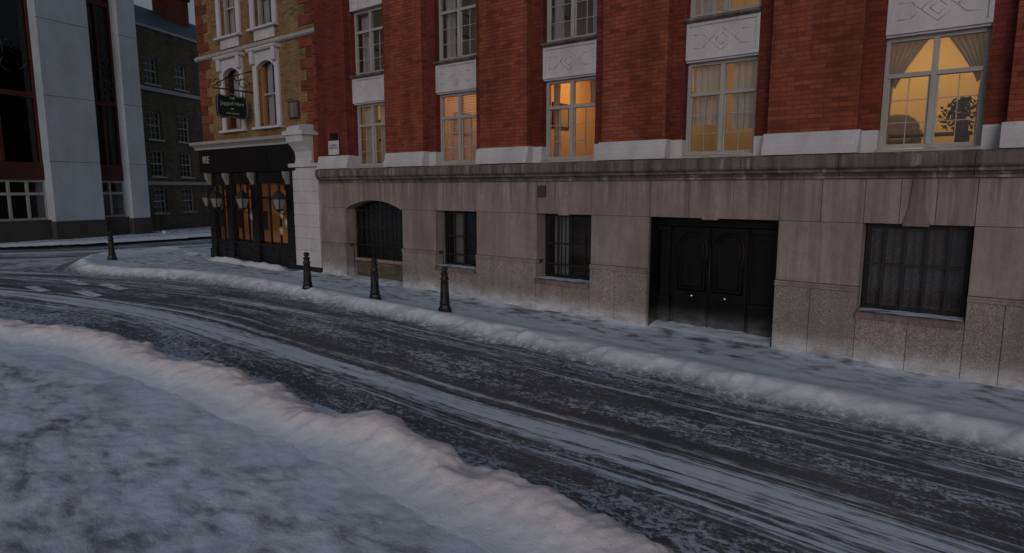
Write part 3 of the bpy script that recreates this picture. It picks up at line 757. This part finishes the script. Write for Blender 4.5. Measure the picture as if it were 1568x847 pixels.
P.box('pilaster_foot',BLACK,-16.76,-15.48,-.09,.3,.1,.52,.01)
P.box('pilaster_cap',WHITE,-16.80,-15.44,-.14,.3,3.41,3.52,.012)
P.extx('console',WHITE,[(.3,3.52),(-.1,3.52),(-.06,3.65),(-.08,3.85),(-.2,4.0),(-.34,4.12),(-.36,4.3),(.3,4.3)],-16.52,-15.72,.01)
P.box('console_cap',WHITE,-16.60,-15.64,-.42,.3,4.30,4.42,.015)
P.extx('console_cap',WHITE,[(.3,4.42),(-.36,4.42),(-.3,4.55),(-.1,4.62),(.3,4.62)],-16.5,-15.9)
P.box('brick_infill',QUO,-15.71,-15.48,-.0,.3,3.53,4.3)
sx0,sx1=-21.85,-16.76
P.box('stall_riser',BLACK,sx0,sx1,.02,.12,.2,1.0,.01)
for i in range(6):
    p=sx0+.35+i*.8; P.box('riser_panels',BLACK,p,p+.6,-.0,.02,.5,.88,.008)
P.box('shop_sill',BLACK,sx0,sx1,-.04,.12,1.0,1.06,.01)
for cx in (-21.62,-20.45,-18.9,-16.95):
    P.box('shop_pilasters',BLACK,cx-.17,cx+.17,-.06,.15,.25,3.33,.015)
    P.box('shop_pilasters',BLACK,cx-.21,cx+.21,-.10,.15,.25,.75,.015)
    P.extx('shop_corbels',ORN,[(.0,2.92),(-.09,2.92),(-.12,3.0),(-.2,3.15),(-.22,3.30),(0,3.30)],cx-.08,cx+.08,.01)
    P.box('shop_corbels_base',BLACK,cx-.16,cx+.16,-.11,.1,2.76,2.86,.01)
P.box('shop_head',BLACK,sx0,sx1,.02,.12,2.95,3.33)
for (p,q) in ((-21.45,-20.62),(-20.28,-19.07),(-18.73,-17.12)):
    P.box('interior_glow',AMBER,p-.3,q,.5,.52,1.06,2.95)  # self-glowing panels stand in for the lit pub interior
    glaz(P,p,q,1.06,2.95,.08,DGLASS,'shop_glass')
    nb=3 if q-p>1 else 2
    for i in range(1,nb): 
        xx=p+(q-p)*i/nb; P.box('shop_mullions',BLACK,xx-.025,xx+.025,.05,.10,1.06,2.95)
    P.box('shop_mullions',BLACK,p,q,.05,.10,2.48,2.53)
    P.box('menu_frames',BLACK,p+.1,p+.42,.03,.05,1.5,2.1,.01)
for ox,oz in ((-17.45,2.0),(-17.2,1.75),(-17.5,1.5),(-19.15,1.9)):
    for i in range(6):
        w=math.pi*i/6+.2; r=.13; P.tube('snowflakes',FLAKE,[(ox-r*math.cos(w),-.02,oz-r*math.sin(w)),(ox+r*math.cos(w),-.02,oz+r*math.sin(w))],.008,5)
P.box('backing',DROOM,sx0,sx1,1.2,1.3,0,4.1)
P.box('shop_floor',WOOD,sx0,sx1,.12,1.2,.3,.95)
P.done()

# wall lanterns
def lantern(x,y,z,wx,wy,on=True):
    L=Obj('wall_lantern',(x,y,z))
    def ring(r,zz,n=6): return [(r*math.cos(2*math.pi*(i+.5)/n),r*math.sin(2*math.pi*(i+.5)/n),zz) for i in range(n)]
    a=ring(.13,-.22); b=ring(.225,.10); F=[(i,(i+1)%6,(i+1)%6+6,i+6) for i in range(6)]
    L.poly('glass',OPAL,a+b,F)
    for i in range(6): L.tube('ribs',IRON,[a[i],b[i]],.015,5)
    for R,zz in ((.135,-.22),(.23,.10)):
        rr=ring(R,zz); L.tube('rims',IRON,rr+[rr[0]],.018,5)
    c1=ring(.25,.11); c2=ring(.17,.24); c3=ring(.06,.32); F2=[(i,(i+1)%6,(i+1)%6+6,i+6) for i in range(6)]
    L.poly('cap',IRON,c1+c2+c3,F2+[(a_+6,b_+6,c_+6,d_+6) for a_,b_,c_,d_ in F2])
    L.lathe('finial',IRON,[(.05,.31),(.06,.35),(.03,.38),(.035,.42),(.01,.47),(0,.49)],0,0,0,10)
    L.lathe('base',IRON,[(0,-.32),(.03,-.29),(.07,-.25),(.13,-.22)],0,0,0,10)
    L.lathe('lamp',BULB,[(0,-.07),(.025,-.05),(.035,-.01),(.025,.03),(0,.05)],0,0,0,10)
    dx,dy=wx-x,wy-y
    L.tube('bracket',IRON,[(0,0,.47),(dx*.2,dy*.2,.54),(dx*.6,dy*.6,.5),(dx,dy,.36)],.018,6)
    L.tube('bracket',IRON,[(0,0,-.30),(dx*.4,dy*.4,-.38),(dx*.8,dy*.8,-.2),(dx,dy,.0)],.016,6)
    L.done(); return L
lantern(-16.85,-.46,2.40,-16.95,-.06); lantern(-18.87,-.46,2.40,-18.9,-.06); lantern(-20.48,-.46,2.40,-20.45,-.06); lantern(-22.25,.15,2.40,-21.85,.25)

# hanging pub sign
S=Obj('hanging_pub_sign',(-19.05,0,0))
pr=[(-1.0,5.0),(-.86,4.93),(-.52,4.96),(-.18,4.93),(-.04,5.0),(-.02,5.3),(-.04,5.58),(-.14,5.64),(-.30,5.60),(-.52,5.70),(-.74,5.60),(-.90,5.64),(-1.0,5.58),(-1.02,5.3)]
V=[(-.03,y,z) for y,z in pr]+[(.03,y,z) for y,z in pr]; n=len(pr)
S.poly('board',GREEN,V,[tuple(range(n)),tuple(range(2*n-1,n-1,-1))]+[(i,(i+1)%n,(i+1)%n+n,i+n) for i in range(n)])
S.tube('board_rim',GOLD,[(.032,y*.96-.02,5.3+(z-5.3)*.93) for y,z in pr+[pr[0]]],.006,5)
S.text('THE',.10,(.036,-.52,5.54),(math.pi/2,0,math.pi/2),GOLD,.003)
S.text('Jugged Hare',.155,(.036,-.52,5.38),(math.pi/2,0,math.pi/2),GOLD,.003)
S.text('FREE HOUSE',.075,(.036,-.52,5.08),(math.pi/2,0,math.pi/2),GOLD,.003)
S.lathe('emblem',GOLD,[(0,-.02),(.06,-.01),(.06,.01),(0,.02)],.02,-.52,5.22,10)
S.tube('bracket',IRON,[(0,.2,5.80),(0,-1.1,5.80)],.022)
def scroll(cy,cz,r0,turn,ph,sg):
    return [(0,cy+sg*(r0*(1-t))*math.cos(ph+t*turn),cz+(r0*(1-t))*math.sin(ph+t*turn)) for t in [i/26 for i in range(25)]]
S.tube('scrolls',IRON,scroll(-.1,6.0,.2,9,0,1),.014,6); S.tube('scrolls',IRON,scroll(-.55,6.02,.22,9,0,1),.014,6); S.tube('scrolls',IRON,scroll(-.92,5.95,.14,9,0,-1),.014,6)
S.tube('scrolls',IRON,scroll(-.3,6.2,.13,8,3,-1),.012,6)
S.tube('stay',IRON,[(0,.2,6.45),(0,-.2,6.30),(0,-.7,6.10),(0,-1.1,5.82)],.015)
for y in (-.15,-.9): S.tube('hangers',IRON,[(0,y,5.8),(0,y,5.58)],.012,6)
S.done()
N=Obj('street_name_sign',(0,0,0))
N.box('border',BLACK,-14.99,-14.48,-.02,-.004,3.70,4.12)
N.box('plate',WHITE,-14.97,-14.50,-.03,-.0205,3.72,4.10,.003)
N.box('upper_plate',BLACK,-14.90,-14.57,-.03,-.004,4.15,4.30,.004)
N.text('CHURCH\nSTREET EC1',.075,(-14.735,-.034,3.93),(math.pi/2,0,0),BLACK,.002)
N.done()
W_=Obj('wall_plaque')
W_.box('frame',DGREY,-17.05,-16.55,.12,.2,4.85,5.35,.01); W_.box('face',KEY,-17.0,-16.6,.11,.12,4.9,5.3)
W_.done()

def bollard(x,y):
    b=Obj('bollard',(x,y,float(gz(x))-.03))
    q=1.18
    b.lathe('base',IRON,[(.125*q,0),(.125*q,.12),(.11*q,.14),(.10*q,.20),(.085*q,.22)],0,0,0,8,False)
    b.lathe('shaft',IRON,[(r*q,z) for r,z in [(.085,.22),(.095,.24),(.095,.27),(.078,.29),(.070,.36),(.066,.60),(.060,.72),(.074,.735),(.078,.76),(.066,.78),(.058,.80),(.058,.84),(.072,.855),(.074,.875),(.045,.89),(.034,.905),(.05,.925),(.062,.955),(.055,.985),(.03,1.005),(0,1.012)]],0,0,0,20)
    for i in range(8):
        a=2*math.pi*i/8; b.tube('flutes',IRON,[(.074*q*math.cos(a),.074*q*math.sin(a),.31),(.062*q*math.cos(a),.062*q*math.sin(a),.70)],.010,5)
    b.done()
for q in ((-23.5,-2.6),(-13.25,-2.05),(-11.15,-1.72),(-9.12,-1.55)): bollard(*q)

# ------------------------------------------------------------ office block
O=Obj('office_block',(-33.8,-4.5,0),math.radians(102.5))
ZB=16
def bay(x0,x1,npan):
    O.box('plinth',DGREY,x0,x1,-.25,.5,.2,1.38,.01)
    O.box('window_backs',DROOM,x0,x1,1.2,1.29,1.3,ZB)
    n=max(2,round((x1-x0)/.75))
    for i in range(n+1):
        xx=x0+(x1-x0)*i/n; O.box('white_frames',WHITE2,xx-.05,xx+.05,.0,.12,1.40,3.15)
    O.box('white_frames',WHITE2,x0,x1,.01,.12,1.38,1.48); O.box('white_frames',WHITE2,x0,x1,-.005,.12,2.50,2.62); O.box('white_frames',WHITE2,x0,x1,.01,.12,3.08,3.18)
    glaz(O,x0,x1,1.4,3.15,.06,DGLASS,'glass')
    O.box('maroon_bands',MAROON,x0,x1,-.06,.14,3.18,3.95,.01)
    for zb in (6.9,11.6): O.box('maroon_bands',MAROON,x0,x1,-.02,.12,zb-.1,zb+.12)
    glaz(O,x0,x1,3.95,ZB,.10,MGLASS,'glass')
    for i in range(npan+1):
        xx=x0+(x1-x0)*i/npan; O.box('maroon_mullions',MAROON,xx-.07,xx+.07,-.03,.14,3.95,ZB)
    for i in range(34):
        xx=x0+random.random()*(x1-x0); zz=7.2+random.random()*1.4; pts=[(xx,.06,zz)]
        for j in range(4): pts.append((min(x1,max(x0,pts[-1][0]+random.uniform(-.3,.3))),.06,pts[-1][2]+random.uniform(.02,.35)))
        O.tube('etched_branches',SLATE,pts,.02,4)
bay(-9,3.45,8); bay(5.7,7.1,2)
for p,q in ((3.45,5.7),(7.1,8.05)):
    O.box('columns',CONC,p,q,-.55,.8,1.3,ZB,.02); O.box('column_plinths',DGREY,p-.02,q+.02,-.6,.8,.2,1.3,.01)
    for z in (4.0,6.9,10.2,13.1): O.box('column_joints',DGREY,p-.002,q+.002,-.553,-.5,z,z+.02)
O.box('body',CONC,-9,8.05,1.3,12,0,ZB); O.box('roof',DGREY,-9,8.05,-.3,12,ZB,ZB+.3)
O.done()

# ------------------------------------------------------------ georgian terrace
G=Obj('georgian_terrace',(-36.2,3.05,0),math.radians(113.8))
gw=[2.0,4.15,6.3,8.45,10.6]; rows=[(1.45,2.75),(3.45,4.85),(5.45,6.95),(8.40,9.80)]
prev=-2.5
for c in gw+[None]:
    e=c-.48 if c else 14
    G.box('brick_walls',GEO,prev,e,0,.4,0,11.3)
    if c:
        zz=0
        for r0,r1 in rows:
            G.box('brick_walls',GEO,c-.48,c+.48,0,.4,zz,r0); zz=r1
            G.box('sills',WHITE2,c-.55,c+.55,-.08,.1,r0-.08,r0)
            for p,q,r,s in ((c-.48,c-.41,r0,r1),(c+.41,c+.48,r0,r1),(c-.41,c+.41,r1-.06,r1),(c-.41,c+.41,r0,r0+.06),(c-.41,c+.41,(r0+r1)/2-.03,(r0+r1)/2+.03)):
                G.box('sash_frames',WHITE2,p,q,.12,.2,r,s)
            for i in (-1,1): G.box('sash_bars',WHITE2,c+i*.14-.012,c+i*.14+.012,.14,.18,r0+.06,r1-.06)
            for f in (.25,.75): G.box('sash_bars',WHITE2,c-.41,c+.41,.141,.179,r0+(r1-r0)*f-.012,r0+(r1-r0)*f+.012)
            glaz(G,c-.42,c+.42,r0+.02,r1-.02,.165,DGLASS,'glass')
            G.box('rooms',DROOM,c-.5,c+.5,.8,.85,r0-.1,r1+.1)
        G.box('brick_walls',GEO,c-.48,c+.48,0,.4,zz,11.3); prev=c+.48
G.box('string_course',WHITE2,-2.5,14,-.1,0,8.02,8.22); G.box('string_course',WHITE2,-2.5,14,-.06,0,3.0,3.18)
G.box('coping',WHITE2,-2.5,14,-.08,.42,11.3,11.42)
G.extx('roof',SLATE,[(.3,11.42),(.3,11.5),(2.6,13.2),(5,11.5),(5,11.42)],-2.5,14)
G.box('body',GEO,-2.5,14,.9,6,0,11.3)
G.box('chimney',QUO,5.6,7.4,1.9,2.9,11.8,14.2,.01); G.box('chimney',QUO,5.5,7.5,1.8,3.0,14.2,14.4,.01)
for i in range(4): G.lathe('chimney_pots',QUO,[(.13,0),(.11,.4),(.13,.45),(.1,.5)],5.85+i*.42,2.4,14.4,10)
G.done()
R=Obj('iron_railing',(-34.6,3.6,.46),math.radians(113.8))
R.box('plinth',STONE,.4,6.5,-.1,.1,0,.14,.01)
for i in range(44):
    xx=.45+i*.14; R.tube('bars',IRON,[(xx,0,.14),(xx,0,1.02)],.012,5)
    R.lathe('spikes',IRON,[(.012,1.02),(.024,1.06),(0,1.14)],xx,0,0,6)
R.box('rails',IRON,.4,6.5,-.018,.018,.9,.93); R.box('rails',IRON,.4,6.5,-.018,.018,.25,.28)
R.done()

# ------------------------------------------------------------ light, sky, camera
w=bpy.data.worlds.new('World'); scn.world=w; w.use_nodes=True; nt=w.node_tree
bg=nt.nodes['Background']; sk=nt.nodes.new('ShaderNodeTexSky'); sk.sky_type='NISHITA'; sk.sun_disc=False
el,az_=math.radians(9),math.radians(152)
sk.sun_elevation=el; sk.sun_rotation=az_; sk.air_density=1.5; sk.dust_density=3.5; sk.ozone_density=2
hs=nt.nodes.new('ShaderNodeHueSaturation'); hs.inputs['Saturation'].default_value=.45
nt.links.new(sk.outputs[0],hs.inputs['Color'])
tc=nt.nodes.new('ShaderNodeTexCoord'); sp=nt.nodes.new('ShaderNodeSeparateXYZ'); nt.links.new(tc.outputs['Generated'],sp.inputs[0])
cr=nt.nodes.new('ShaderNodeValToRGB'); cr.color_ramp.elements[0].position=.1; cr.color_ramp.elements[0].color=(.40,.41,.47,1); cr.color_ramp.elements[1].position=.8; cr.color_ramp.elements[1].color=(1.0,1.10,1.26,1)
nt.links.new(sp.outputs[2],cr.inputs[0])
mu=nt.nodes.new('ShaderNodeMix'); mu.data_type='RGBA'; mu.blend_type='MULTIPLY'; mu.inputs[0].default_value=1
nt.links.new(hs.outputs[0],mu.inputs[6]); nt.links.new(cr.outputs[0],mu.inputs[7]); nt.links.new(mu.outputs[2],bg.inputs[0]); bg.inputs[1].default_value=.108
sun=bpy.data.lights.new('sun','SUN'); sun.energy=.55; sun.angle=math.radians(30); sun.color=(1,.87,.81)
so=bpy.data.objects.new('sun',sun); col.objects.link(so)
dv=Vector((math.sin(az_)*math.cos(el),math.cos(az_)*math.cos(el),math.sin(el)))
so.rotation_euler=dv.to_track_quat('Z','Y').to_euler(); so.location=dv*30
cd=bpy.data.cameras.new('camera'); cd.sensor_width=36; cd.lens=965/1568*36; cd.clip_end=2000; cd.clip_start=.05
co=bpy.data.objects.new('camera',cd); col.objects.link(co); co.location=(0,-11,2.8)
co.rotation_euler=(math.radians(90-7.96),0,math.radians(37.8)); scn.camera=co
